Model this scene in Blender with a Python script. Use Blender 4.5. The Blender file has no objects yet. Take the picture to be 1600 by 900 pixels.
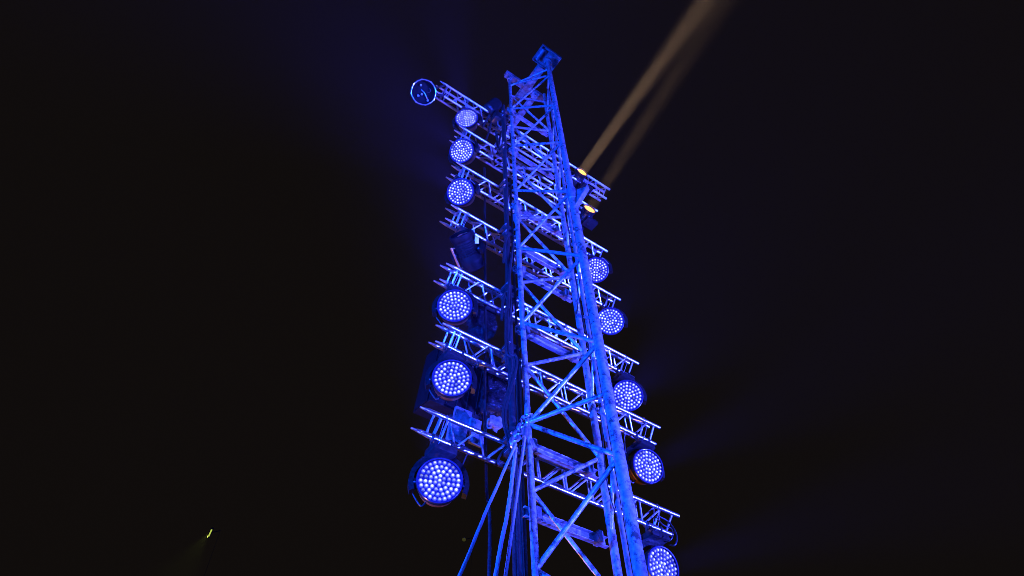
import bpy, bmesh, math, random
from mathutils import Vector, Matrix, Euler
random.seed(7)
R_ = math.radians
S = bpy.context.scene
COL = S.collection

# ------------------------------------------------------------------ camera
EYE = Vector((0, 0, 1.6))
F = 1030.0                                   # focal length in photo pixels (1600 wide)
up_c = Vector((-30, 825, F)).normalized()    # world up seen from the camera (right, up, forward)
y_c = (Vector((0, 0, 1)) - up_c * up_c.z).normalized()
x_c = y_c.cross(up_c)
if x_c.x < 0: x_c = -x_c
CR = Vector((x_c.x, y_c.x, up_c.x)); CU = Vector((x_c.y, y_c.y, up_c.y)); CF = Vector((x_c.z, y_c.z, up_c.z))
cam = bpy.data.cameras.new('camera'); cam.sensor_width = 36; cam.lens = 36 * F / 1600
cam.clip_start = 0.05; cam.clip_end = 2000
camo = bpy.data.objects.new('camera', cam); COL.objects.link(camo)
m3 = Matrix((CR, CU, -CF)).transposed()
camo.matrix_world = Matrix.Translation(EYE) @ m3.to_4x4()
S.camera = camo

# ------------------------------------------------------------------ night sky
w = bpy.data.worlds.new('World'); S.world = w; w.use_nodes = True
bg = w.node_tree.nodes['Background']; bg.inputs[0].default_value = (1.0, 0.76, 0.62, 1); bg.inputs[1].default_value = 0.0050

# ------------------------------------------------------------------ exposure, sampling
S.view_settings.view_transform = 'Standard'; S.view_settings.look = 'None'
S.view_settings.exposure = 0; S.view_settings.gamma = 1
S.render.engine = 'CYCLES'
cy = S.cycles
cy.use_denoising = True; cy.denoising_prefilter = 'ACCURATE'; cy.denoising_input_passes = 'RGB_ALBEDO_NORMAL'; cy.filter_width = 0.9
try: cy.denoiser = 'OPENIMAGEDENOISE'
except Exception: pass
cy.max_bounces = 5; cy.diffuse_bounces = 2; cy.glossy_bounces = 3; cy.volume_bounces = 0
cy.sample_clamp_indirect = 3.0; cy.caustics_reflective = False; cy.caustics_refractive = False

# ------------------------------------------------------------------ helpers
def ray(x, y):                                # direction of a sight line of the camera
    return (CR * (x - 800) + CU * (450 - y) + CF * F).normalized()
AZ = R_(53.5)
D = Vector((math.sin(AZ), math.cos(AZ), 0))   # along the trusses, left to right
U = Vector((-math.cos(AZ), math.sin(AZ), 0))  # horizontally away from the viewer
W = Vector((0, 0, 1))
Q = EYE + 4.63 * Vector((math.sin(R_(-9.4)), math.cos(R_(-9.4)), 0))   # foot of the truss plane at eye height
def tp(s, u, z): return Q + D * s + U * u + W * z        # truss plane coordinates, z above eye height
def on(x, y, u):                              # where a sight line meets the vertical plane at depth u
    r = ray(x, y); k = ((Q + U * u - EYE).dot(U)) / r.dot(U); return EYE + r * k
def face(x, y, a, b, c=1.0):                  # a direction given by toward the viewer / right / up
    return (ray(x, y) * -c + CR * a + CU * b).normalized()

MESH = {}
def me_from(bm, name, smooth=True):
    me = bpy.data.meshes.new(name); bm.normal_update(); bm.to_mesh(me); bm.free()
    if smooth:
        for p in me.polygons: p.use_smooth = True
        try: me.set_sharp_from_angle(angle=R_(40))
        except Exception: pass
    return me
def add(name, me, mat, parent=None, mw=Matrix.Identity(4)):
    o = bpy.data.objects.new(name, me); COL.objects.link(o)
    if mat is not None:
        if len(me.materials) == 0: me.materials.append(mat)
        elif me.materials[0] != mat:
            o.material_slots[0].link = 'OBJECT'; o.material_slots[0].material = mat
    if parent is not None:
        o.parent = parent; o.matrix_parent_inverse = WM[parent.name].inverted()
    o.matrix_basis = mw; WM[o.name] = mw.copy()
    return o
WM = {}
def thing(name, label, cat, loc, group=None):
    o = bpy.data.objects.new(name, None); COL.objects.link(o); o.empty_display_size = 0.1
    o.matrix_basis = Matrix.Translation(loc); WM[o.name] = o.matrix_basis.copy()
    o['label'] = label; o['category'] = cat
    if group: o['group'] = group
    return o
def tag(o, label, cat, group=None):
    o['label'] = label; o['category'] = cat
    if group: o['group'] = group
    return o
def unit_cyl(n=14):
    k = ('cyl', n)
    if k not in MESH:
        bm = bmesh.new()
        bmesh.ops.create_cone(bm, cap_ends=True, segments=n, radius1=1, radius2=1, depth=1)
        MESH[k] = me_from(bm, 'tube')
    return MESH[k]
def basis(z, x=None):
    z = z.normalized()
    if x is None: x = Vector((0, 0, 1)) if abs(z.z) < .95 else Vector((1, 0, 0))
    x = (x - z * x.dot(z)).normalized(); y = z.cross(x)
    return Matrix((x, y, z)).transposed()
def bar(name, a, b, r, mat, parent, n=12, me=None):
    v = b - a; L = v.length
    mw = Matrix.Translation((a + b) / 2) @ basis(v).to_4x4() @ Matrix.Diagonal((r, r, L, 1))
    key = ('cylm', n, mat.name)
    if key not in MESH:
        m = unit_cyl(n).copy(); m.materials.clear(); m.materials.append(mat); MESH[key] = m
    return add(name, me or MESH[key], mat, parent, mw)
def box_me(sx, sy, sz, bev=0.0):
    bm = bmesh.new(); bmesh.ops.create_cube(bm, size=1)
    bmesh.ops.scale(bm, vec=(sx, sy, sz), verts=bm.verts)
    if bev: bmesh.ops.bevel(bm, geom=bm.edges[:], offset=bev, segments=2, profile=.6, affect='EDGES')
    return me_from(bm, 'box')
def lathe_me(prof, n=32, name='lathe'):       # prof: (radius, z) list
    bm = bmesh.new(); rings = []
    for r, z in prof:
        if r < 1e-6: rings.append([bm.verts.new((0, 0, z))])
        else: rings.append([bm.verts.new((r * math.cos(2 * math.pi * i / n), r * math.sin(2 * math.pi * i / n), z)) for i in range(n)])
    for a, b in zip(rings, rings[1:]):
        for i in range(n):
            j = (i + 1) % n
            if len(a) == 1 and len(b) == 1: continue
            if len(a) == 1: bm.faces.new((a[0], b[j], b[i]))
            elif len(b) == 1: bm.faces.new((a[i], a[j], b[0]))
            else: bm.faces.new((a[i], a[j], b[j], b[i]))
    bmesh.ops.recalc_face_normals(bm, faces=bm.faces)
    return me_from(bm, name)
def smooth_path(pts, k=6, closed=False):
    out = []; n = len(pts)
    rng = range(n) if closed else range(n - 1)
    for i in rng:
        if closed: p0, p1, p2, p3 = pts[(i - 1) % n], pts[i], pts[(i + 1) % n], pts[(i + 2) % n]
        else: p0, p1, p2, p3 = pts[max(i - 1, 0)], pts[i], pts[i + 1], pts[min(i + 2, n - 1)]
        for j in range(k):
            t = j / k
            out.append(0.5 * ((2 * p1) + (-p0 + p2) * t + (2 * p0 - 5 * p1 + 4 * p2 - p3) * t * t + (-p0 + 3 * p1 - 3 * p2 + p3) * t ** 3))
    if not closed: out.append(pts[-1].copy())
    return out
def tube_me(pts, r, n=8, closed=False, twist=0.0, lobes=0, lobe_amp=0.0):
    bm = bmesh.new(); rings = []; N = len(pts); x = None
    for i, p in enumerate(pts):
        if closed: t = pts[(i + 1) % N] - pts[i - 1]
        else: t = pts[min(i + 1, N - 1)] - pts[max(i - 1, 0)]
        t = t.normalized()
        if x is None: x = Vector((0, 0, 1)) if abs(t.z) < .9 else Vector((1, 0, 0))
        x = (x - t * x.dot(t)).normalized(); y = t.cross(x)
        ring = []
        for q in range(n):
            th = 2 * math.pi * q / n
            rr = r * (1 + lobe_amp * math.cos(lobes * th + twist * i)) if lobes else r
            ring.append(bm.verts.new(p + (x * math.cos(th) + y * math.sin(th)) * rr))
        rings.append(ring)
    pairs = list(zip(rings, rings[1:])) + ([(rings[-1], rings[0])] if closed else [])
    for a, b in pairs:
        for q in range(n):
            s = (q + 1) % n; bm.faces.new((a[q], a[s], b[s], b[q]))
    if not closed:
        bm.faces.new(rings[0][::-1]); bm.faces.new(rings[-1])
    return me_from(bm, 'tube_path')
def ring_me(R, r, n=32, k=10):
    bm = bmesh.new()
    vs = [[bm.verts.new(((R + r * math.cos(2 * math.pi * j / k)) * math.cos(2 * math.pi * i / n), (R + r * math.cos(2 * math.pi * j / k)) * math.sin(2 * math.pi * i / n), r * math.sin(2 * math.pi * j / k))) for j in range(k)] for i in range(n)]
    for i in range(n):
        for j in range(k):
            bm.faces.new((vs[i][j], vs[(i + 1) % n][j], vs[(i + 1) % n][(j + 1) % k], vs[i][(j + 1) % k]))
    return me_from(bm, 'ring')
def prism_me(poly, t):                        # flat polygon in xy with thickness t along z
    bm = bmesh.new()
    a = [bm.verts.new((x, y, -t / 2)) for x, y in poly]; b = [bm.verts.new((x, y, t / 2)) for x, y in poly]
    bm.faces.new(a[::-1]); bm.faces.new(b); n = len(poly)
    for i in range(n): bm.faces.new((a[i], a[(i + 1) % n], b[(i + 1) % n], b[i]))
    bmesh.ops.recalc_face_normals(bm, faces=bm.faces)
    bmesh.ops.bevel(bm, geom=bm.edges[:], offset=min(t * .2, .003), segments=1, affect='EDGES')
    return me_from(bm, 'plate')
def frame(o, x, y, z): return Matrix.Translation(o) @ Matrix((x, y, z)).transposed().to_4x4()

# ------------------------------------------------------------------ materials
def mat_new(name):
    m = bpy.data.materials.new(name); m.use_nodes = True
    return m, m.node_tree.nodes, m.node_tree.links, m.node_tree.nodes['Principled BSDF']
def metal(name, c1, c2, metallic, rough, scale=30, spots=0.0, bump=0.0, scratch=(1, 1, 1)):
    m, n, l, b = mat_new(name)
    geo = n.new('ShaderNodeNewGeometry'); mp = n.new('ShaderNodeMapping'); mp.inputs['Scale'].default_value = scratch
    l.new(geo.outputs['Position'], mp.inputs[0])
    no = n.new('ShaderNodeTexNoise'); no.inputs['Scale'].default_value = scale; no.inputs['Detail'].default_value = 8; no.inputs['Roughness'].default_value = .65
    l.new(mp.outputs[0], no.inputs['Vector'])
    cr = n.new('ShaderNodeValToRGB'); cr.color_ramp.elements[0].position = .35; cr.color_ramp.elements[1].position = .65
    cr.color_ramp.elements[0].color = (*c1, 1); cr.color_ramp.elements[1].color = (*c2, 1)
    l.new(no.outputs['Fac'], cr.inputs[0]); col = cr.outputs[0]
    if spots:
        n2 = n.new('ShaderNodeTexNoise'); n2.inputs['Scale'].default_value = scale * .55; n2.inputs['Detail'].default_value = 10; n2.inputs['Roughness'].default_value = .75
        l.new(geo.outputs['Position'], n2.inputs['Vector'])
        r2 = n.new('ShaderNodeValToRGB'); r2.color_ramp.elements[0].position = .52; r2.color_ramp.elements[1].position = .59
        r2.color_ramp.elements[0].color = (0, 0, 0, 1); r2.color_ramp.elements[1].color = (spots,) * 3 + (1,)
        l.new(n2.outputs['Fac'], r2.inputs[0])
        mx = n.new('ShaderNodeMix'); mx.data_type = 'RGBA'; l.new(r2.outputs[0], mx.inputs['Factor'])
        l.new(col, mx.inputs['A']); mx.inputs['B'].default_value = (.05, .042, .035, 1); col = mx.outputs['Result']
    l.new(col, b.inputs['Base Color']); b.inputs['Metallic'].default_value = metallic
    mr = n.new('ShaderNodeMapRange'); mr.inputs['To Min'].default_value = rough * .75; mr.inputs['To Max'].default_value = min(1, rough * 1.35)
    l.new(no.outputs['Fac'], mr.inputs['Value']); l.new(mr.outputs[0], b.inputs['Roughness'])
    if bump:
        bp = n.new('ShaderNodeBump'); bp.inputs['Strength'].default_value = bump; bp.inputs['Distance'].default_value = .004
        l.new(no.outputs['Fac'], bp.inputs['Height']); l.new(bp.outputs[0], b.inputs['Normal'])
    return m
GALV = metal('galvanised_steel', (.24, .245, .25), (.52, .525, .53), .5, .36, 22, .85, .6)
GALV2 = metal('galvanised_channel', (.15, .155, .16), (.30, .31, .32), .3, .42, 18, .6, .25)
CASE = metal('matt_black_case', (.003, .003, .003), (.007, .007, .008), 0, .6, 30, 0, .2)
CASE.node_tree.nodes['Principled BSDF'].inputs['Specular IOR Level'].default_value = .1
ORANGE_GLINT = metal('orange_glint_metal', (.32, .15, .06), (.48, .24, .10), .75, .36, 30, 0, .1)  # bronze colour stands in for orange light on dark fittings
ALU = metal('polished_aluminium', (.72, .73, .74), (.86, .87, .88), 1.0, .29, 45, 0, .05)
ALUW = metal('aluminium_brace', (.70, .70, .71), (.84, .84, .85), 1.0, .32, 60, 0, .05)
BLACK = metal('black_housing', (.008, .008, .009), (.018, .018, .019), 0, .30, 40, 0, .15)
BLACK2 = metal('black_painted_steel', (.012, .012, .013), (.028, .028, .03), .1, .42, 30, 0, .2)
RUBBER = metal('cable_rubber', (.012, .012, .013), (.03, .03, .032), 0, .36, 60, 0, .1)
ROPE = metal('grey_rope', (.2, .2, .2), (.32, .32, .32), 0, .7, 90, 0, .3)
STRAP = metal('woven_strap', (.18, .18, .19), (.3, .3, .3), 0, .65, 120, 0, .4)
ZINC = metal('zinc_hardware', (.55, .55, .56), (.72, .72, .73), .9, .33, 50, .2, .1)
ORANGE_LIGHT = metal('orange_light_steel', (.22, .07, .035), (.36, .12, .06), 0, .6, 24, .3, .2)  # orange light on the head beam, painted as a reddish colour
TAGM = metal('cyan_tape', (.1, .7, .62), (.18, .85, .75), 0, .5, 60)
LABELY = metal('yellow_sticker', (.75, .6, .28), (.85, .7, .36), 0, .5, 60)
def emit(name, col, strength, vary=None):
    m, n, l, b = mat_new(name)
    b.inputs['Base Color'].default_value = (.02, .02, .02, 1); b.inputs['Roughness'].default_value = .2
    b.inputs['Emission Color'].default_value = (*col, 1); b.inputs['Emission Strength'].default_value = strength
    if vary:
        oi = n.new('ShaderNodeObjectInfo'); mr = n.new('ShaderNodeMapRange')
        mr.inputs['To Min'].default_value = vary[0]; mr.inputs['To Max'].default_value = vary[1]
        l.new(oi.outputs['Random'], mr.inputs['Value']); l.new(mr.outputs[0], b.inputs['Emission Strength'])
    m.cycles.emission_sampling = 'NONE'
    return m
LENS = emit('blue_led_lens', (.36, .35, 1.0), 2, (.35, 2.9))
def lens_core(m):
    n, l = m.node_tree.nodes, m.node_tree.links; b = n['Principled BSDF']
    tc = n.new('ShaderNodeTexCoord'); sx = n.new('ShaderNodeSeparateXYZ'); l.new(tc.outputs['Object'], sx.inputs[0])
    cx = n.new('ShaderNodeCombineXYZ'); l.new(sx.outputs[0], cx.inputs[0]); l.new(sx.outputs[1], cx.inputs[1])
    ln = n.new('ShaderNodeVectorMath'); ln.operation = 'LENGTH'; l.new(cx.outputs[0], ln.inputs[0])
    no = n.new('ShaderNodeTexNoise'); no.inputs['Scale'].default_value = 60; l.new(tc.outputs['Object'], no.inputs['Vector'])
    oi = n.new('ShaderNodeObjectInfo'); l.new(oi.outputs['Location'], no.inputs['Vector'])
    mr = n.new('ShaderNodeMapRange'); mr.inputs['From Min'].default_value = .003; mr.inputs['From Max'].default_value = .0203
    l.new(ln.outputs['Value'], mr.inputs['Value'])
    cr = n.new('ShaderNodeValToRGB'); cr.color_ramp.elements[0].color = (.7, .74, 1, 1); cr.color_ramp.elements[1].color = (.006, .012, .8, 1); e = cr.color_ramp.elements.new(.5); e.color = (.13, .16, 1, 1)
    l.new(mr.outputs[0], cr.inputs[0]); l.new(cr.outputs[0], b.inputs['Emission Color'])
lens_core(LENS)
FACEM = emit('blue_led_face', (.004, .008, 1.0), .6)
RIM_GLOW = emit('blue_rim_glow', (.003, .004, 1.0), .5)  # emission paints the glare of the lit face onto the bezel
WARM = emit('warm_lit_lens', (1.0, .42, .05), 3.2)
GREEN = emit('yellow_green_lamp', (.5, .62, .08), 1.0)
OLIVE = emit('dim_olive_lamp', (.5, .48, .08), .075)
RED = emit('red_indicator', (1.0, .05, .08), 1.5)
FLOODM = emit('flood_lens', (.02, .09, 1.0), 3)
FLOODO = emit('sodium_lens', (1.0, .36, .08), 3)
def glass(name, tint):
    m, n, l, b = mat_new(name)
    b.inputs['Base Color'].default_value = (*tint, 1); b.inputs['Roughness'].default_value = .06; b.inputs['IOR'].default_value = 1.5
    return m
DGLASS = glass('dark_lens_glass', (.006, .006, .008))
def plastic_wrap():
    m, n, l, b = mat_new('black_plastic_wrap')
    b.inputs['Base Color'].default_value = (.012, .012, .014, 1); b.inputs['Roughness'].default_value = .16
    geo = n.new('ShaderNodeNewGeometry'); v = n.new('ShaderNodeTexNoise'); v.inputs['Scale'].default_value = 26; v.inputs['Detail'].default_value = 4; v.inputs['Distortion'].default_value = 1.4
    l.new(geo.outputs['Position'], v.inputs['Vector'])
    bp = n.new('ShaderNodeBump'); bp.inputs['Strength'].default_value = 1.0; bp.inputs['Distance'].default_value = .03
    l.new(v.outputs['Fac'], bp.inputs['Height']); l.new(bp.outputs[0], b.inputs['Normal'])
    return m
WRAP = plastic_wrap()

# ------------------------------------------------------------------ ground
def ground():
    m, n, l, b = mat_new('dark_turf')
    geo = n.new('ShaderNodeNewGeometry'); no = n.new('ShaderNodeTexNoise'); no.inputs['Scale'].default_value = 3; no.inputs['Detail'].default_value = 8
    l.new(geo.outputs['Position'], no.inputs['Vector'])
    cr = n.new('ShaderNodeValToRGB'); cr.color_ramp.elements[0].color = (.025, .032, .014, 1); cr.color_ramp.elements[1].color = (.06, .06, .035, 1)
    l.new(no.outputs['Fac'], cr.inputs[0]); l.new(cr.outputs[0], b.inputs['Base Color']); b.inputs['Roughness'].default_value = .95
    bm = bmesh.new(); bmesh.ops.create_grid(bm, x_segments=24, y_segments=24, size=600)
    o = add('ground', me_from(bm, 'ground'), m); o['kind'] = 'structure'
ground()

# ------------------------------------------------------------------ lattice mast
LEGL, LEGR, LEGB = Vector((.105, 4.948, 1.6)), Vector((.856, 4.630, 1.6)), Vector((.795, 5.322, 1.6))
def at(p, z): return p + W * z
mast = thing('lattice_mast', 'tall triangular lattice mast of galvanised tubes bathed in blue light', 'mast', Vector((.585, 4.97, 0)))
Z0, P = 2.64, 1.45
TOP = 12.86
def flange(leg, p, z, r):
    prof = [(r * 1.02, -.05), (r * 1.75, -.045), (r * 1.75, -.004), (r * 1.68, -.002), (r * 1.68, .002), (r * 1.75, .004), (r * 1.75, .045), (r * 1.02, .05)]
    fo = add('flange', lathe_me(prof, 24), GALV2, leg, Matrix.Translation(at(p, z)))
    for k in range(6):
        a = k * math.pi / 3 + .3
        c = at(p, z) + Vector((math.cos(a), math.sin(a), 0)) * r * 1.42
        bar('bolt', c - W * .075, c + W * .075, .010, ZINC, leg, 6)
    return fo
legs = {}
def make_leg(key, p, segs, label):
    prof = []
    for z0, z1, r in segs: prof += [(r, z0), (r, z1)]
    prof = [(0, prof[0][1])] + prof + [(0, prof[-1][1])]
    legs[key] = add('leg', lathe_me(prof, 28), GALV, mast, Matrix.Translation(p)); legs[key]['label'] = label
RL, RR, RB = .033, .052, .038
make_leg('L', LEGL, [(-1.55, 4.1, RL), (4.1, 7.72, RL * .98), (7.72, TOP, RL * .94)], 'slim left leg of the mast')
make_leg('R', LEGR, [(-1.55, 7.72, RR), (7.80, TOP, RR * .86)], 'thick right leg of the mast with a gusset plate')
make_leg('B', LEGB, [(-1.55, 7.7, RB), (7.7, TOP, RB * .94)], 'rear leg of the mast')
flange(legs['L'], LEGL, 7.72, RL); flange(legs['L'], LEGL, 12.80, RL * .95); flange(legs['R'], LEGR, 12.78, RR * .9); flange(legs['B'], LEGB, 7.62, RB * .9)
def brace(a, b, ra, rb, r=.021):
    v = (b - a).normalized()
    bar('brace', a + v * ra * .6, b - v * rb * .6, r, GALV, mast, 12)
RZ = [3.446, 4.845, 6.337, 7.83, 9.33, 10.72, 12.1]
LZ = [2.64, 4.09, 5.54, 7.0, 8.46, 9.9, 11.38, 12.5]
LB = [1.93, 3.35, 4.87, 6.27, 7.72, 9.16, 10.62, 11.96]
BZ = [2.5, 3.95, 5.40, 6.84, 8.28, 9.73, 11.18, 12.5]
for k in range(7):              # left-right face: zigzag
    brace(at(LEGL, LZ[k]), at(LEGR, RZ[k]), RL, RR, .023 if k < 3 else .019)
    brace(at(LEGR, RZ[k]), at(LEGL, LZ[k + 1]), RR, RL, .023 if k < 3 else .019)
for k in range(8):              # left-back face: zigzag
    brace(at(LEGL, LB[k]), at(LEGB, BZ[k]), RL, RB, .021)
    if k < 7: brace(at(LEGB, BZ[k]), at(LEGL, LB[k + 1]), RB, RL, .021)
RBR = [z + .72 for z in RZ]; RBB = [z + .70 for z in BZ]
for k in range(7):              # right-back face
    brace(at(LEGB, RBB[k] - .05), at(LEGR, RBR[k] - .75 + .4), RB, RR, .017)
    if k < 6: brace(at(LEGR, RBR[k] - .35), at(LEGB, RBB[k + 1] - .05), RR, RB, .017)
for z0, zl in ((0.4, 1.2), (1.2, 1.93)):
    brace(at(LEGL, z0), at(LEGR, zl), RL, RR, .023); brace(at(LEGL, z0 - .6), at(LEGB, zl - .3), RL, RB); brace(at(LEGB, z0), at(LEGR, zl), RB, RR, .017)
brace(at(LEGR, 1.93), at(LEGL, 2.64), RR, RL, .023)
brace(at(LEGL, 4.11), at(LEGR, 4.16), RL, RR, .023)      # ring of the section joint
brace(at(LEGL, 12.45), at(LEGR, 12.42), RL, RR, .019)
# ladder rod and cable tray pipe between the rear and the right leg
pm = (LEGB * .45 + LEGR * .55)
bar('riser_pipe', at(pm, -1.5), at(pm, 12.3), .022, GALV2, mast, 12)
# gusset bracket on the right leg
gx = Vector((.93, -.30, 0)).normalized(); gz = gx.cross(W)
gus = add('gusset_plate', prism_me([(-.03, -.30), (.02, -.30), (.235, .10), (.235, .115), (-.03, .115)], .016), GALV2, mast, frame(at(LEGR, 7.72) - gz * .0, gx, W, gz))
e0, e1 = at(LEGR, 7.72) + gx * .02 - W * .30, at(LEGR, 7.72) + gx * .235 + W * .10
ev = (e1 - e0).normalized()
add('gusset_flange', box_me(.09, .012, (e1 - e0).length, .002), GALV2, gus, frame((e0 + e1) / 2 + gx.cross(gz) * 0 + (gx * ev.z - W * ev.dot(gx)) * .007, gz, ev.cross(gz), ev))
add('collar', lathe_me([(RR * .9, .16), (RR * 1.3, .15), (RR * 1.3, .02), (RR * 1.18, 0), (RR * 1.18, -.1), (RR, -.11)], 28), GALV2, mast, Matrix.Translation(at(LEGR, 7.72)))
# head beams
def ibeam_me(L, h, wd, t):
    poly = [(-wd / 2, -h / 2), (wd / 2, -h / 2), (wd / 2, -h / 2 + t), (t / 2, -h / 2 + t), (t / 2, h / 2 - t), (wd / 2, h / 2 - t), (wd / 2, h / 2), (-wd / 2, h / 2), (-wd / 2, h / 2 - t), (-t / 2, h / 2 - t), (-t / 2, -h / 2 + t), (-wd / 2, -h / 2 + t)]
    return prism_me(poly, L)
def channel_me(L, h, wd, t):
    poly = [(-h / 2, 0), (h / 2, 0), (h / 2, wd), (h / 2 - t, wd), (h / 2 - t, t), (-h / 2 + t, t), (-h / 2 + t, wd), (-h / 2, wd)]
    return prism_me(poly, L)
zt = TOP + .09
a, b = at(LEGR, zt) + U * .185, at(LEGR, zt) + U * 1.75
hb = add('head_beam', ibeam_me((b - a).length, .16, .15, .012), GALV2, mast, frame((a + b) / 2, U.cross(W) * -1, W, U)); hb['label'] = 'long beam across the top of the mast with orange light painted on its web'
hx = at(LEGR, TOP + .03)
add('head_tray', box_me(.46, .36, .014, .003), GALV2, hb, frame(hx + W * .135, D, U, W))
for q in (-1, 1):
    add('tray_side', box_me(.46, .012, .08, .002), GALV2, hb, frame(hx + W * .088 + U * .172 * q, D, U, W))
    add('tray_side', box_me(.012, .328, .08, .002), GALV2, hb, frame(hx + W * .088 + D * .222 * q, D, U, W))
bar('roller', hx + D * -.17 - U * .12 + W * .05, hx + D * -.17 + U * .12 + W * .05, .045, GALV2, hb, 18)
add('web_light_patch', box_me(.46, .006, .075, .001), ORANGE_LIGHT, hb, frame(at(LEGR, zt) + U * 1.32 - D * .012, U, D, W))  # patch added to paint orange light onto the beam web
a, b = at(LEGL, zt - .0) - D * .1, at(LEGL, zt) + D * .92
add('head_beam', ibeam_me((b - a).length, .12, .12, .012), GALV2, mast, frame((a + b) / 2 , U, W, D))
a, b = at(LEGL, zt - .35) + D * .55 - U * .1, at(LEGL, zt - .35) + D * .55 + U * 1.6
add('head_beam', ibeam_me((b - a).length, .12, .11, .012), GALV2, mast, frame((a + b) / 2, D, W, U))
for k, z in enumerate((3.16, 3.88, 5.45, 6.57, 7.08, 8.06, 9.77, 11.38)):   # cross channels that carry the trusses
    ctr = at(LEGL, z) + U * .075 + D * .40
    co = add('mounting_channel', channel_me(.92, .095, .05, .008), GALV2, mast, frame(ctr, W, U * -1, D))
    for q in (.06, .74):
        add('mounting_bracket', box_me(.05, .10, .11, .004), GALV2, co, frame(at(LEGL, z) + D * q + U * .03, D, U, W))
for key, p in (('L', LEGL), ('R', LEGR), ('B', LEGB)):
    add('base_plate', box_me(.34, .34, .03, .004), GALV2, mast, Matrix.Translation(at(p, -1.575)))

# ------------------------------------------------------------------ trusses
BT = .205; CH = .0225
TR = {7: (-.06, 3.06, 3.95, 44), 6: (.02, 3.11, 5.17, 37.5), 5: (.0, 3.0, 6.205, 41), 4: (-.01, 2.94, 7.495, 39), 3: (.01, 2.9, 8.70, 42), 2: (.0, 2.89, 9.92, 38), 1: (-.445, 3.4, 11.16, 41)}
names = {7: 'lowest', 6: 'second lowest', 5: 'third lowest', 4: 'middle', 3: 'third highest', 2: 'second highest', 1: 'topmost and longest'}
coupler_me = lathe_me([(0, -.10), (.010, -.10), (.013, -.06), (.019, -.02), (CH * .98, 0), (CH * .98, .02), (0, .02)], 14)
def chords(k):
    s0, s1, z, th = TR[k]; t = R_(th)
    e2 = U * (BT * math.cos(t)) + W * (BT * math.sin(t)); e1 = U * (BT * math.sin(t)) - W * (BT * math.cos(t))
    return [Vector((0, 0, 0)), e2, e1 + e2, e1]
def truss(k):
    s0, s1, z, th = TR[k]; c = chords(k)
    t = thing('box_truss', f'{names[k]} of the seven square aluminium trusses across the mast', 'truss', tp(s0, 0, z), 'square trusses fixed across the mast')
    A = tp(s0, 0, z)
    L = s1 - s0; ins = .10
    for q, o in enumerate(c):
        ch = bar('chord', A + o + D * ins, A + o + D * (L - .01), CH, ALU, t, 16)
        add('coupler', coupler_me, ALU, ch, frame(A + o + D * ins, c[1].normalized(), D.cross(c[1].normalized()), D))
        n = 2
        for q2 in range(1, n + 1):   # sleeve bands where cables are taped
            s = L * (q2 / (n + 1)) + random.uniform(-.3, .3)
            if q in (0, 3): bar('tape_band', A + o + D * s, A + o + D * (s + .035), CH * 1.06, BLACK2, ch, 12)
    pitch = .33; r = .0108
    for q in range(4):
        p, n_ = c[q], c[(q + 1) % 4]
        off = .16 + (.10 if q % 2 else 0) + .035 * ((k * 7 + q * 3) % 4)
        bar('brace', A + p + D * (ins + .06), A + n_ + D * (ins + .06), r * 1.15, ALUW, t, 8)
        if q % 2 == 1: bar('brace', A + p + D * (ins + .13), A + n_ + D * (ins + .13), r * 1.1, ALUW, t, 8)
        bar('brace', A + p + D * (L - .10), A + n_ + D * (L - .10), r * 1.15, ALUW, t, 8)
        s = ins + off - .04; flip = 0
        while s + pitch / 2 < L - .12:
            a, b = (p, n_) if flip == 0 else (n_, p)
            bar('brace', A + a + D * (s + .012), A + b + D * (s + pitch / 2 - .012), r, ALUW, t, 8)
            s += pitch / 2; flip = 1 - flip
    for a_, b_ in ((.25, .80), (.95, L - .35)):     # cables tied along the truss
        for q in range(2):
            rr = random.Random(k * 10 + q); pts = []
            n = 9
            for i in range(n + 1):
                s = a_ + (b_ - a_) * i / n
                pts.append(A + c[2 if q else 3] + D * s + W * (CH + .012 - .03 * math.sin(math.pi * (i % 3) / 3) * rr.random()) + U * rr.uniform(-.008, .008))
            add('cable_run', tube_me(smooth_path(pts, 4), .008 + .003 * q, 6), RUBBER, t)
    return t
trusses = {k: truss(k) for k in range(1, 8)}
for k, s in ((7, .22), (6, .12), (5, .12)):
    c = chords(k); A = tp(TR[k][0], 0, TR[k][2])
    add('tape_tag', box_me(.05, .012, .03, .002), TAGM, trusses[k], frame(A + c[3] + D * (s + .06) - W * .03, D, U, W))

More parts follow.
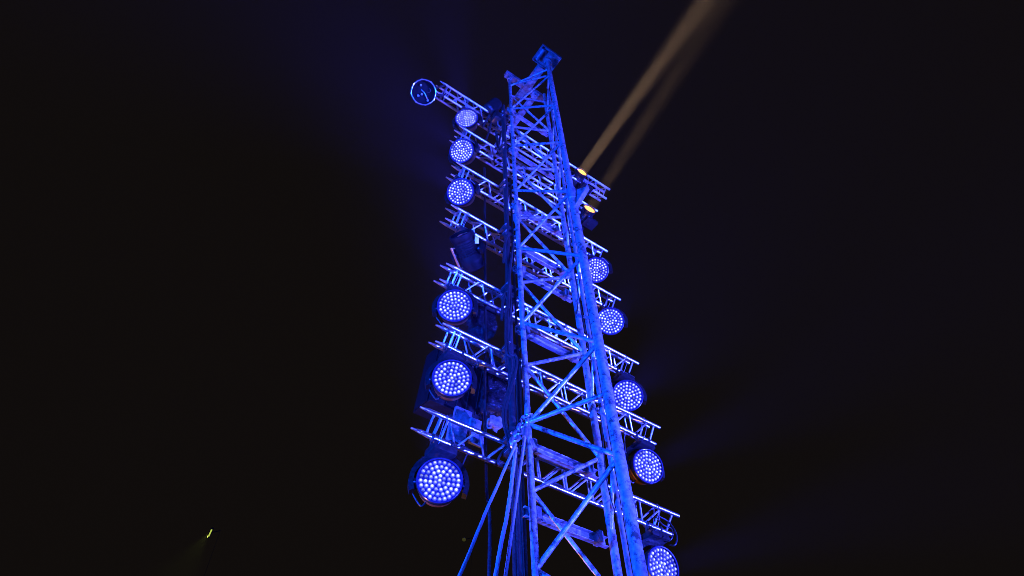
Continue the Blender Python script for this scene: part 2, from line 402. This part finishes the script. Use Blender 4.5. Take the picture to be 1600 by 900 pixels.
# ------------------------------------------------------------------ moving lights
head_prof = [(0, -.27), (.085, -.27), (.13, -.255), (.155, -.22), (.168, -.15), (.180, -.08), (.196, -.055), (.203, -.02), (.203, .012), (.198, .02), (.190, .02), (.187, .006), (.187, -.012)]
HEAD = lathe_me(head_prof, 40, 'lamp_head')
BAND = lathe_me([(.170, -.165), (.1745, -.16), (.1865, -.085), (.184, -.075)], 40, 'rear_glint_band')
FACE = lathe_me([(0, -.006), (.187, -.006)], 40, 'lamp_face')
BEZ = ring_me(.193, .0075, 40, 8)
def lens_me(R):
    return lathe_me([(R, -.004), (R * .97, .006), (R * .8, .014), (R * .45, .019), (0, .021)], 10, 'lens')
LENSME = lens_me(.0203)
def arch_me(R, depth, thick, a0, a1, n=26):
    bm = bmesh.new(); rings = []
    for i in range(n + 1):
        a = a0 + (a1 - a0) * i / n
        e = min(1, math.sin(max(0, min(math.pi, (a - a0) / (a1 - a0) * math.pi))) * 3 + .55)
        d = depth * (.7 + .3 * math.sin((a - a0) / (a1 - a0) * math.pi)); top = max(0, math.sin(a))
        r0, r1 = R, R + thick * (1 + 0.9 * top ** 2)
        c, s = math.cos(a), math.sin(a)
        rings.append([bm.verts.new((c * r0, -d / 2, s * r0)), bm.verts.new((c * r1, -d / 2 * .8, s * r1)), bm.verts.new((c * r1, d / 2 * .8, s * r1)), bm.verts.new((c * r0, d / 2, s * r0))])
    for a, b in zip(rings, rings[1:]):
        for i in range(4): bm.faces.new((a[i], a[(i + 1) % 4], b[(i + 1) % 4], b[i]))
    bm.faces.new(rings[0]); bm.faces.new(rings[-1][::-1])
    bmesh.ops.recalc_face_normals(bm, faces=bm.faces)
    return me_from(bm, 'yoke')
YOKE = arch_me(.222, .12, .042, R_(-22), R_(202))
BASEW = box_me(.24, .19, .08, .02)
CLAMP = ring_me(CH * 1.35, .011, 18, 8)
HANDLE = tube_me(smooth_path([Vector((-.07, 0, 0)), Vector((-.07, 0, .05)), Vector((.07, 0, .05)), Vector((.07, 0, 0))], 5), .008, 8)
lenspos = [(0, 0)]
for ringi, (cnt, rad) in enumerate(((6, .0405), (12, .081), (18, .1215), (24, .162))):
    for i in range(cnt): a = 2 * math.pi * (i + .5 * ringi) / cnt; lenspos.append((rad * math.cos(a), rad * math.sin(a)))
WASH_POWER = 260000
def spot(name, loc, direction, color, power, angle, blend, radius, parent):
    l = bpy.data.lights.new(name, 'SPOT'); l.color = color; l.energy = power; l.spot_size = R_(angle); l.spot_blend = blend; l.shadow_soft_size = radius
    o = bpy.data.objects.new(name, l); COL.objects.link(o)
    o.parent = parent; o.matrix_parent_inverse = WM[parent.name].inverted()
    o.matrix_basis = Matrix.Translation(loc) @ basis(-direction).to_4x4()
    return o
def hang(t, k, s, H, mat=BLACK):
    """base box and clamps that hang a lamp under truss k; returns the underside of the base"""
    s0, s1, z, th = TR[k]; c = chords(k); low = min(c, key=lambda v: v.z); mid = (c[0] + c[2]) / 2
    cen = tp(s, 0, z) + mid; base_c = Vector((cen.x, cen.y, tp(0, 0, z).z + low.z - .125))
    bo = add('base', BASEW, mat, t, frame(base_c, D, U, W))
    for q in (-.1, .1):
        cl = add('clamp', CLAMP, BLACK2, t, frame(tp(s + q, 0, z) + low, W, U, D))
        add('clamp_stem', box_me(.03, .03, .075, .004), BLACK2, cl, frame(tp(s + q, 0, z) + low - W * .055, D, U, W))
    sg = 1 if s < 1.5 else -1
    bp = base_c + U * .08 + D * .10 * sg
    top = tp(s + .30 * sg, 0, z) + c[3] - W * .01
    add('power_lead', tube_me(smooth_path([bp, bp + D * .07 * sg - W * .03, bp + D * .12 * sg - W * random.uniform(.06, .14), (bp + top) / 2 + D * .05 * sg - W * random.uniform(.02, .08), top - D * .03 * sg - W * .02, top + W * .035, top + D * .14 * sg + W * .03], 6), .007, 6), RUBBER, t)
    a2 = base_c + U * -.07 - D * .08; b2 = tp(s - .05, 0, z) + c[0]
    add('safety_cable', tube_me(smooth_path([a2, a2 - U * .06 + W * .03, (a2 + b2) / 2 - U * .07, b2 - U * .03, b2 + W * .027, b2 + U * .03, (a2 + b2) / 2 + U * .02, a2 + U * .02], 5), .0035, 6), ZINC, t)
    return base_c - W * .05
def wash(label, k, px, py, nv, led=True, power=1.0, u=.13):
    Pf = on(px, py, u); n = nv; s = (Pf - Q).dot(D)
    t = thing('wash_light', label, 'stage light', tp(s, .13, TR[k][2] - .2), 'round LED wash lights on the trusses')
    H = Pf - n * .10
    under = hang(t, k, s, H)
    nh = Vector((n.x, n.y, 0)).normalized(); ax = W.cross(nh)
    mY = frame(H, ax, nh, W)
    yk = add('yoke', YOKE, BLACK, t, mY)
    ytop = H + W * .30
    if under.z > ytop.z - .02:
        bar('pan_joint', Vector((H.x, H.y, ytop.z - .03)), Vector((H.x * .5 + under.x * .5, H.y * .5 + under.y * .5, under.z + .02)), .07, BLACK, t, 18)
    for q in (-1, 1): bar('tilt_joint', H + ax * .17 * q, H + ax * .235 * q, .045, BLACK, yk, 16)
    mh = Matrix.Translation(H + n * .10) @ basis(n, W).to_4x4()
    hd = add('head', HEAD, BLACK, t, mh)
    add('rear_glint_band', BAND, ORANGE_GLINT, hd, mh)  # band added to show orange light on the black housing
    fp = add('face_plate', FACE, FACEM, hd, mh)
    add('bezel', BEZ, RIM_GLOW, hd, mh @ Matrix.Translation((0, 0, .016)))
    rot = random.uniform(0, 6.28)
    for (x, y) in lenspos:
        xr, yr = x * math.cos(rot) - y * math.sin(rot), x * math.sin(rot) + y * math.cos(rot)
        add('lens', LENSME, LENS, hd, mh @ Matrix.Translation((xr, yr, -.004)))
    for q in (0, 1): add('handle', HANDLE, ZINC if q else BLACK2, hd, mh @ Matrix.Rotation(2.2 + 3.1 * q, 4, 'Z') @ Matrix.Translation((.17, 0, -.12)) @ Matrix.Rotation(R_(90), 4, 'Y') @ Matrix.Rotation(R_(90), 4, 'Z'))
    spot('lamp', Pf + n * .06, n, (.035, .03, 1.0), WASH_POWER * power, 30 if s < 1.5 else 24, 1.0, .12, hd)
    return t
def nv(px, py, a, b): return face(px, py, a, b)
WL = [('blue lit wash light under the left end of the topmost truss', 1, 729, 185, -.15, .70),
      ('blue lit wash light under the left end of the second highest truss', 2, 721.5, 236, -.35, .35),
      ('blue lit wash light under the left end of the third highest truss', 3, 719.5, 300, -.30, .30),
      ('blue lit wash light at the left, next below the unlit black spotlight', 5, 710.5, 478, -.05, .45),
      ('blue lit wash light in front of the black cabinet at the left', 6, 706, 591, .10, .50),
      ('largest blue lit wash light, under the left end of the lowest truss', 7, 687, 751, .12, .45),
      ('blue lit wash light partly hidden behind the thick right mast leg', 3, 931, 422, .05, .08),
      ('blue lit wash light under the right end of the middle truss', 4, 953.5, 502, .12, .18),
      ('blue lit wash light under the right end of the third lowest truss', 5, 980.5, 618, .22, .20),
      ('blue lit wash light turned rightward under the second lowest truss', 6, 1012, 728.5, .62, .30),
      ('blue lit wash light cut off by the bottom edge of the photo', 7, 1035, 886, .85, .25)]
for lab, k, px, py, a, b in WL: wash(lab, k, px, py, nv(px, py, a, b), power=1.0 if px < 800 else {931: .08, 953.5: .35}.get(px, .6))

# slim beam lights
TUBE = lathe_me([(0, -.40), (.09, -.40), (.112, -.385), (.118, -.33), (.118, -.25), (.108, -.235), (.108, -.06), (.118, -.05), (.124, -.02), (.124, .012), (.118, .016), (.108, .016), (.106, -.004)], 32, 'lamp_head')
TGLASS = lathe_me([(0, .004), (.06, .002), (.108, -.006)], 32, 'lamp_lens')
FIN = ring_me(.111, .006, 32, 6)
YOKE2 = arch_me(.15, .10, .036, R_(-25), R_(205))
def beam_light(label, k, P0, n, lit, base_s, sc=1.0):
    t = thing('beam_light', label, 'stage light', tp(base_s, .13, TR[k][2] - .2), 'slim beam lights on the trusses')
    H = P0 - n * .2 * sc
    under = hang(t, k, base_s, H)
    nh = Vector((n.x, n.y, 0)).normalized(); ax = W.cross(nh)
    yk = add('yoke', YOKE2, BLACK if lit else CASE, t, frame(H, ax, nh, W) @ Matrix.Scale(sc, 4))
    j = (H + W * .2 * sc)
    if (under - j).length > .03: bar('pan_joint', under + W * .02, j - W * .01, .06, BLACK, t, 18)
    mh = Matrix.Translation(P0) @ basis(n, W).to_4x4() @ Matrix.Scale(sc, 4)
    hd = add('head', TUBE, CASE if not lit else BLACK, t, mh)
    if not lit: 
        hv = -CR * .9 - CF * .35; hv = (hv - n * hv.dot(n)).normalized() * .15 * sc
        bar('handle', P0 + hv - n * .10, P0 + hv - n * .42, .017, ORANGE_GLINT, hd, 10)  # orange light on the handle is put into its bronze colour
        for q in (.12, .40): bar('handle_bracket', P0 + hv - n * q, P0 + hv * .6 - n * q, .010, ORANGE_GLINT, hd, 8)
    for q in range(6): add('cooling_fin', FIN, BLACK2 if lit else CASE, hd, mh @ Matrix.Translation((0, 0, -.09 - q * .024)))
    for q in (-1, 1): bar('tilt_joint', H + ax * .1 * q, H + ax * .17 * q, .035, BLACK, yk, 16)
    add('lens', TGLASS, WARM if lit else DGLASS, hd, mh)
    if lit:
        l = bpy.data.lights.new('lamp', 'AREA'); l.shape = 'DISK'; l.size = .2; l.spread = R_(lit[1]); l.energy = lit[0]; l.color = (1.0, .60, .34)
        o = bpy.data.objects.new('lamp', l); COL.objects.link(o); o.parent = hd; o.matrix_parent_inverse = WM[hd.name].inverted()
        o.matrix_basis = Matrix.Translation(P0 + n * .03) @ basis(-n).to_4x4()
    return t, hd, mh
BEAM = 10000
p1 = on(909, 269, -.02); n1 = (ray(909, 269) * -.6 + CR * .585 + CU * .81).normalized()
beam_light('lit warm beam light under the right end of the topmost truss', 1, p1, n1, (BEAM, 6), 2.86)
p2 = on(921, 327, -.02); n2 = (ray(921, 327) * -.6 + CR * .535 + CU * .84).normalized()
beam_light('lit warm beam light under the right end of the second highest truss', 2, p2, n2, (BEAM * .26, 7), 2.78)
p4 = on(720, 367, .02); n4 = (ray(720, 367) * -.30 + CR * -.36 + CU * .86).normalized()
t4, h4, m4 = beam_light('unlit black spotlight pointing upward under the left end of the middle truss', 4, p4, n4, None, .30, 1.22)
add('label_sticker', box_me(.05, .09, .004, .001), LABELY, t4, frame(on(745, 375, -.06), CR, CU, -CF))

# unlit round fixture on the outer end of the topmost truss
pr = on(662, 144, .10); nr = face(662, 144, .05, .12)
rf = thing('unlit_round_light', 'unlit round fixture with octagonal rim at the outer left end of the topmost truss', 'stage light', pr)
mr_ = Matrix.Translation(pr) @ basis(nr, W).to_4x4()
hd = add('head', lathe_me([(0, -.22), (.12, -.22), (.175, -.18), (.20, -.08), (.215, -.02), (.215, .0), (.203, .0), (.198, -.03), (.19, -.12), (0, -.125)], 40), BLACK2, rf, mr_)
octp = [(.212 * math.cos(2 * math.pi * (i + .5) / 8), .212 * math.sin(2 * math.pi * (i + .5) / 8)) for i in range(8)]
add('rim', tube_me([Vector((x, y, .006)) for x, y in octp], .0065, 8, True), ZINC, hd, mr_)
add('rim_ring', ring_me(.2, .007, 40, 8), ZINC, hd, mr_ @ Matrix.Translation((0, 0, .002)))
add('reflector', lathe_me([(0, -.118), (.19, -.118)], 32), CASE, hd, mr_)
add('lead', tube_me(smooth_path([Vector((-.10, -.10, -.10)), Vector((-.06, -.07, -.07)), Vector((0, -.02, -.075)), Vector((.04, .04, -.10))], 6), .007, 8), ZINC, hd, mr_)
add('lead', tube_me(smooth_path([Vector((.03, -.05, -.10)), Vector((.04, -.1, -.08)), Vector((.08, -.1, -.08)), Vector((.10, -.07, -.10))], 6), .006, 8), RUBBER, hd, mr_)
for x, y in ((-.07, .07), (.11, .07), (-.1, -.1), (-.03, .02)): add('socket', lathe_me([(0, .02), (.016, .02), (.02, 0), (.02, -.03)], 12), ZINC, hd, mr_ @ Matrix.Translation((x, y, -.09)))
cT = chords(1); a0 = tp(-.445, 0, 11.16) + cT[3] + D * .16
bar('arm', a0, pr - nr * .12, .022, BLACK2, rf, 14); bar('arm', tp(-.445, 0, 11.16) + cT[0] + D * .12, pr - nr * .1 + W * .05, .016, BLACK2, rf, 12)
add('clamp', CLAMP, BLACK2, rf, frame(a0, W, U, D))

# ------------------------------------------------------------------ black riser pole, clamps and cables behind the left leg
sP, uP = .80, -.12
pole = thing('riser_pole', 'black vertical pole clamped to the trusses left of the mast', 'pole', tp(sP, uP, -1.6))
bar('pipe', tp(sP, uP, -1.6), tp(sP, uP, 11.5), .036, BLACK2, pole, 18)
bar('pipe', tp(sP + .085, uP - .01, -1.6), tp(sP + .085, uP - .01, 8.9), .014, BLACK2, pole, 14)
for k in range(1, 8):
    z = TR[k][2]
    for dz in (0, -.16):
        cp = add('coupler', box_me(.16, .13, .075, .014), BLACK2, pole, frame(tp(sP + .03, uP + .04, z + dz), D, U, W))
        bar('bolt', tp(sP - .04, uP - .05, z + dz), tp(sP - .04, uP + .08, z + dz), .011, ZINC, cp, 8)
        bar('bolt', tp(sP + .1, uP - .05, z + dz - .02), tp(sP + .1, uP + .08, z + dz - .02), .011, ZINC, cp, 8)
def cable(label, pts, r, mat=RUBBER, n=8, k=8, cat='cable', name='cable', **kw):
    o = add(name, tube_me(smooth_path(pts, k), r, n, **kw), mat); return tag(o, label, cat)
def C(x, y, u): return on(x, y, u)
for k, (x0, y0) in {4: (795, 372), 5: (792, 462)}.items():      # safety slings looped over the chords
    cable(f'dark sling looped over the {names[k]} truss beside the black pole', [C(x0 - 8, y0 + 38, -.16), C(x0 - 6, y0 + 10, -.17), C(x0 - 1, y0 - 4, -.14), C(x0 + 5, y0 - 3, -.12), C(x0 + 6, y0 + 12, -.16), C(x0 + 1, y0 + 60, -.18), C(x0 - 1, y0 + 110, -.18)], .017)
cable('pair of thick cables bulging past the second lowest truss left of the mast', [C(792, 470, -.18), C(794, 545, -.2), C(805, 556, -.22), C(807, 572, -.22), C(797, 610, -.22), C(790, 640, -.2), C(790, 662, -.2), C(798, 690, -.22), C(805, 740, -.22), C(807, 820, -.24), C(809, 905, -.26), tp(.62, -.35, -1.58)], .017)
cable('cable hanging beside the bulging cable pair left of the mast', [C(790, 480, -.19), C(791, 548, -.2), C(801, 558, -.21), C(803, 574, -.21), C(793, 612, -.21), C(786, 642, -.2), C(787, 664, -.2), C(794, 692, -.21), C(800, 740, -.22), C(803, 820, -.24), C(805, 905, -.26), tp(.6, -.36, -1.58)], .012)
cable('thin dark cable between guy rope and lattice mast, rearmost of three', [C(812, 560, -.05), C(815, 700, -.05), C(817, 800, -.06), C(822, 905, -.06), tp(.95, -.1, -1.58)], .016, BLACK2)
cable('dark cable hugging the left mast leg from behind', [C(806, 560, -.03), C(811, 700, -.03), C(813, 800, -.03), C(817, 905, -.03), tp(.9, -.05, -1.58)], .013, BLACK2)
cable('thin vertical cable hanging behind the wash lights left of the mast', [C(757, 262, .22), C(758, 400, .22), C(758, 560, .22), C(758, 660, .22), C(760, 760, .2), C(764, 905, .18), tp(.5, .1, -1.58)], .016)
cable('cable looping below the right end of the lowest truss', [C(1028, 806, -.03), C(1044, 815, -.04), C(1054, 828, -.06), C(1058, 842, -.06), C(1054, 852, -.04), C(1045, 851, .02)], .008)
cable('inner cable loop below the right end of the lowest truss', [C(1024, 806, -.02), C(1036, 820, -.03), C(1049, 826, -.05), C(1051, 838, -.05), C(1046, 845, -.02), C(1038, 846, .04)], .007)
cable('cable loop drooping inside the lowest truss beside the rope', [C(800, 690, .0), C(784, 708, -.02), C(778, 720, -.04), C(782, 727, -.04), C(795, 724, -.02), C(806, 715, .0)], .012)
cable('slack cable dropping from the second lowest truss into its wash light', [C(731, 533, -.03), C(735, 545, -.05), C(744, 560, -.06), C(748, 568, -.04), C(744, 575, .02)], .008)
cable('cable bundle hanging beside the thick mast leg', [C(873, 210, -.62), C(885, 330, -.6), C(897, 420, -.6), C(915, 520, -.58), C(935, 620, -.56), C(940, 660, -.55)], .007)
cable('thin wire running down beside the rear mast leg', [C(926, 570, -.45), C(939, 655, -.46), C(948, 750, -.5), C(969, 830, -.52), C(981, 905, -.54), tp(1.45, -.6, -1.58)], .006)
# guy ropes, straps, chain
gy = at(LEGL, 4.10) - U * .07 - D * .05
cable('straight guy rope slanting down to the left from the mast leg', [C(806, 694, -.42), C(760, 798, -.60), C(717, 902, -.78), C(717, 902, -.78) + (C(717, 902, -.78) - C(806, 694, -.42)).normalized() * 3.0], .0115, ROPE, 10, 12, 'rope', 'guy_rope', twist=.9, lobes=3, lobe_amp=.12)
cable('ribbed strap slanting down beside the guy rope to the left of the mast leg', [C(806, 700, -.42), C(793, 800, -.50), C(774, 902, -.58), C(774, 902, -.58) + (C(774, 902, -.58) - C(806, 700, -.42)).normalized() * 2.6], .015, STRAP, 10, 40, 'strap', 'lashing_strap', twist=1.5, lobes=4, lobe_amp=.10)
ch = thing('lashing_chain', 'steel chain and shackle wrapped round the left mast leg', 'chain', gy)
def link_me():
    pts = []
    for i in range(20):
        a = 2 * math.pi * i / 20; pts.append(Vector((.020 * math.cos(a), 0, .020 * math.sin(a) + (.020 if math.sin(a) > 0 else -.020))))
    return tube_me(pts, .0085, 8, True)
LK = link_me()
path = []
for i in range(9):                               # round the leg
    a = R_(150 + i * 40); path.append(at(LEGL, 4.12 + .01 * i) + Vector((math.cos(a), math.sin(a), 0)) * .062)
dn0, dn1 = path[0], C(800, 695, -.40)
path = [dn0.lerp(dn1, q / 6) for q in range(6, 0, -1)] + path
for i in range(len(path) - 1):
    v = path[i + 1] - path[i]; mid = (path[i] + path[i + 1]) / 2
    mw = Matrix.Translation(mid) @ basis(v).to_4x4() @ Matrix.Rotation(R_(90) * (i % 2), 4, 'Z') @ Matrix.Scale(max(.8, v.length / .062), 4)
    add('link', LK, ZINC, ch, mw)
tb0, tb1 = C(823, 660, -.36), C(812, 740, -.44)
tb = thing('turnbuckle', 'steel turnbuckle rod hanging from the chain on the left mast leg', 'turnbuckle', tb1)
bar('rod', tb0, tb1 + (tb1 - tb0) * 2.2, .013, ROPE, tb, 12); bar('barrel', tb0.lerp(tb1, .12), tb0.lerp(tb1, .32), .024, ZINC, tb, 14)
add('eye', ring_me(.026, .009, 20, 8), ZINC, tb, Matrix.Translation(tb0) @ basis(CR).to_4x4())

# ------------------------------------------------------------------ black cabinet, wrapped box, hoist
cb = thing('loudspeaker_cabinet', 'large black cabinet hung behind the second lowest wash light', 'loudspeaker', on(705, 620, .75))
cc = on(706, 606, .72); rt = Matrix.Rotation(R_(14), 3, D)
fx, fz = rt @ D, rt @ W; fy = fz.cross(fx)
add('cabinet', box_me(.62, .40, .74, .012), CASE, cb, frame(cc, fx, fy, fz))
for q in range(5): add('grille_rib', box_me(.008, .012, .66, .002), BLACK, cb, frame(cc - fy * .203 + fx * (-.24 + .12 * q), fx, fy, fz))
for q in (-1, 1): add('side_rail', box_me(.012, .3, .72, .003), CASE, cb, frame(cc + fx * .317 * q, fx, fy, fz))
bk = add('bracket', box_me(.20, .05, .18, .006), GALV2, cb, frame(on(722, 652, .55), fx, fy, fz))
add('bracket', box_me(.13, .05, .12, .006), GALV2, cb, frame(on(742, 664, .52), fx, fy, fz)); add('bracket', box_me(.2, .05, .22, .006), GALV2, cb, frame(on(713, 680, .45), fx, fy, fz)); add('bracket', box_me(.17, .05, .14, .006), GALV2, cb, frame(on(745, 686, .45), fx, fy, fz))
bar('hang_bar', on(700, 540, .5), cc + fz * .2, .02, BLACK2, cb); bar('hang_bar', on(745, 690, .4), cc - fz * .3, .02, BLACK2, cb)
def crumple(sx, sy, sz, seed, amp):
    from mathutils import noise
    bm = bmesh.new(); bmesh.ops.create_cube(bm, size=1)
    bmesh.ops.subdivide_edges(bm, edges=bm.edges[:], cuts=15, use_grid_fill=True)
    for v in bm.verts:
        p = Vector((v.co.x * sx, v.co.y * sy, v.co.z * sz)); d = v.co.normalized()
        q = p * 9 + Vector((seed, 0, 0))
        k = noise.noise(q) * .6 + abs(noise.noise(q * 2.1)) * .6 + noise.noise(q * 4.3) * .25
        v.co = p * (1 - .12 * abs(v.co.z) ) + d * k * amp
    return me_from(bm, 'wrap')
wb = add('wrapped_box', crumple(.34, .28, .74, 3, .075), WRAP, None, frame(on(772, 612, .50), D, U, W)); tag(wb, 'crinkled shiny black plastic wrapped box between the two lowest trusses', 'wrapped box')
add('torn_sleeve', crumple(.13, .08, .10, 9, .05), STRAP, wb, frame(on(771, 662, .28), D, U, W))
wb2 = add('wrapped_box', crumple(.26, .22, .40, 21, .06), WRAP, None, frame(on(752, 506, .42), D, U, W)); tag(wb2, 'smaller plastic wrapped black box under the third lowest truss', 'wrapped box')
hz = on(768, 168, -.05)
ho = thing('chain_hoist', 'black chain hoist hanging beside the mast at the topmost truss', 'hoist', hz)
add('motor_body', lathe_me([(0, .20), (.10, .20), (.118, .18), (.118, -.14), (.09, -.17), (0, -.17)], 28), BLACK, ho, Matrix.Translation(hz) @ basis((W * .8 + D * .35 - U * .25).normalized()).to_4x4())
hb2 = on(778, 186, -.05); add('gear_case', box_me(.2, .18, .24, .03), BLACK, ho, frame(hb2, D, U, W))
add('hook', tube_me(smooth_path([hb2 - W * .1, hb2 - W * .22, hb2 - W * .27 + D * .05, hb2 - W * .22 + D * .09], 6), .014, 8), ZINC, ho)
for px, py in ((783, 205), (792, 196), (797, 208), (776, 214), (766, 200)):
    bar('strut', on(px, py, -.02), on(px - 6 + random.uniform(-6, 12), py + 26, .1), .017, BLACK2, ho, 10)
for a, b in (((765, 180), (754, 198)), ((770, 182), (764, 203)), ((775, 205), (779, 240)), ((768, 172), (774, 198))):
    bar('strut', on(*a, -.03), on(*b, .12), .022, BLACK2, ho, 10)

# ------------------------------------------------------------------ lamps far behind
def far_lamp(label, px, py, dist):
    p = EYE + ray(px, py) * dist
    t = thing('far_floodlight', label, 'floodlight', Vector((p.x, p.y, 0)))
    e = p + ray(px, py) * .5 + CR * .45 + CU * .1
    bar('pole', Vector((e.x, e.y, 0)), e, .006, BLACK2, t)
    bar('arm', p + ray(px, py) * .06, e, .02, BLACK2, t)
    return t, p
t, p = far_lamp('tiny bright yellow-green tube lamp far off at the lower left', 328.5, 832.5, 34)
ax = (CR * .42 + CU * .9).normalized()
hd = bar('housing', p - ax * .22 + CF * .04, p + ax * .22 + CF * .04, .055, BLACK2, t, 12)
bar('tube', p - ax * .17, p + ax * .17, .03, GREEN, t, 12)
spot('lamp', p - CF * .1 - CR * .05, (CR * -.55 - CU * .8 - CF * .1).normalized(), (.62, .75, .08), 60000, 60, 1.0, .05, hd)
t, p = far_lamp('dim round olive lamp left of the guy rope', 725, 843, 40)
mh = Matrix.Translation(p) @ basis(-CF, W).to_4x4()
hd = add('head', lathe_me([(0, -.08), (.10, -.07), (.125, 0), (.11, .02)], 20), BLACK, t, mh)
add('lens', lathe_me([(0, .03), (.07, .02), (.11, 0)], 20), OLIVE, hd, mh)

# ------------------------------------------------------------------ ground floodlights that light the mast (below the frame)
def flood(label, loc, target, color, power, angle, mat):
    t = thing('ground_floodlight', label, 'floodlight', loc - W * loc.z, 'floodlights standing on the ground')
    n = (target - loc).normalized(); mh = Matrix.Translation(loc) @ basis(n, W).to_4x4()
    hd = add('housing', box_me(.34, .44, .16, .02), BLACK, t, mh @ Matrix.Translation((0, 0, -.09)))
    add('lens', box_me(.28, .38, .008, .002), mat, hd, mh @ Matrix.Translation((0, 0, -.004)))
    for q in (-1, 1): bar('yoke_arm', Vector((loc.x, loc.y, .02)) + (W.cross(n)).normalized() * .26 * q, loc + (W.cross(n)).normalized() * .26 * q, .015, BLACK2, t)
    add('base', box_me(.6, .3, .03, .005), BLACK2, t, Matrix.Translation(Vector((loc.x, loc.y, .016))))
    spot('lamp', loc + n * .03, n, color, power, angle, .5, .16, hd)
    return t
TGT = Vector((.6, 5, 8.2))
flood('azure floodlight on the ground left of the viewer', Vector((-9.0, -2.5, .5)), TGT, (.0005, .054, 1.0), 62000, 42, FLOODM)
flood('azure floodlight on the ground behind the viewer', Vector((1.5, -12.5, .5)), TGT, (.006, .050, 1.0), 24000, 40, FLOODM)
flood('blue floodlight on the ground far to the right of the mast', Vector((11.2, -1.4, .5)), TGT, (.034, .050, 1.0), 64000, 36, FLOODM)
flood('blue floodlight on the ground to the right, farther back than its twin', Vector((12.3, 2.6, .5)), TGT, (.040, .050, 1.0), 60000, 36, FLOODM)
flood('orange sodium floodlight on the ground far left behind the mast', Vector((-6.0, 8.2, .45)), Vector((.2, 5.2, 7.0)), (1.0, .40, .10), 1500, 70, FLOODO)

# ------------------------------------------------------------------ haze
def haze():
    m = bpy.data.materials.new('thin_haze'); m.use_nodes = True; n = m.node_tree.nodes; l = m.node_tree.links
    n.remove(n['Principled BSDF'])
    v = n.new('ShaderNodeVolumePrincipled'); v.inputs['Color'].default_value = (.9, .9, .9, 1); v.inputs['Density'].default_value = .000016; v.inputs['Anisotropy'].default_value = .2
    l.new(v.outputs[0], n['Material Output'].inputs['Volume'])
    o = add('haze', box_me(110, 110, 41), m, None, Matrix.Translation((0, 20, 19.5))); o['kind'] = 'stuff'
haze()
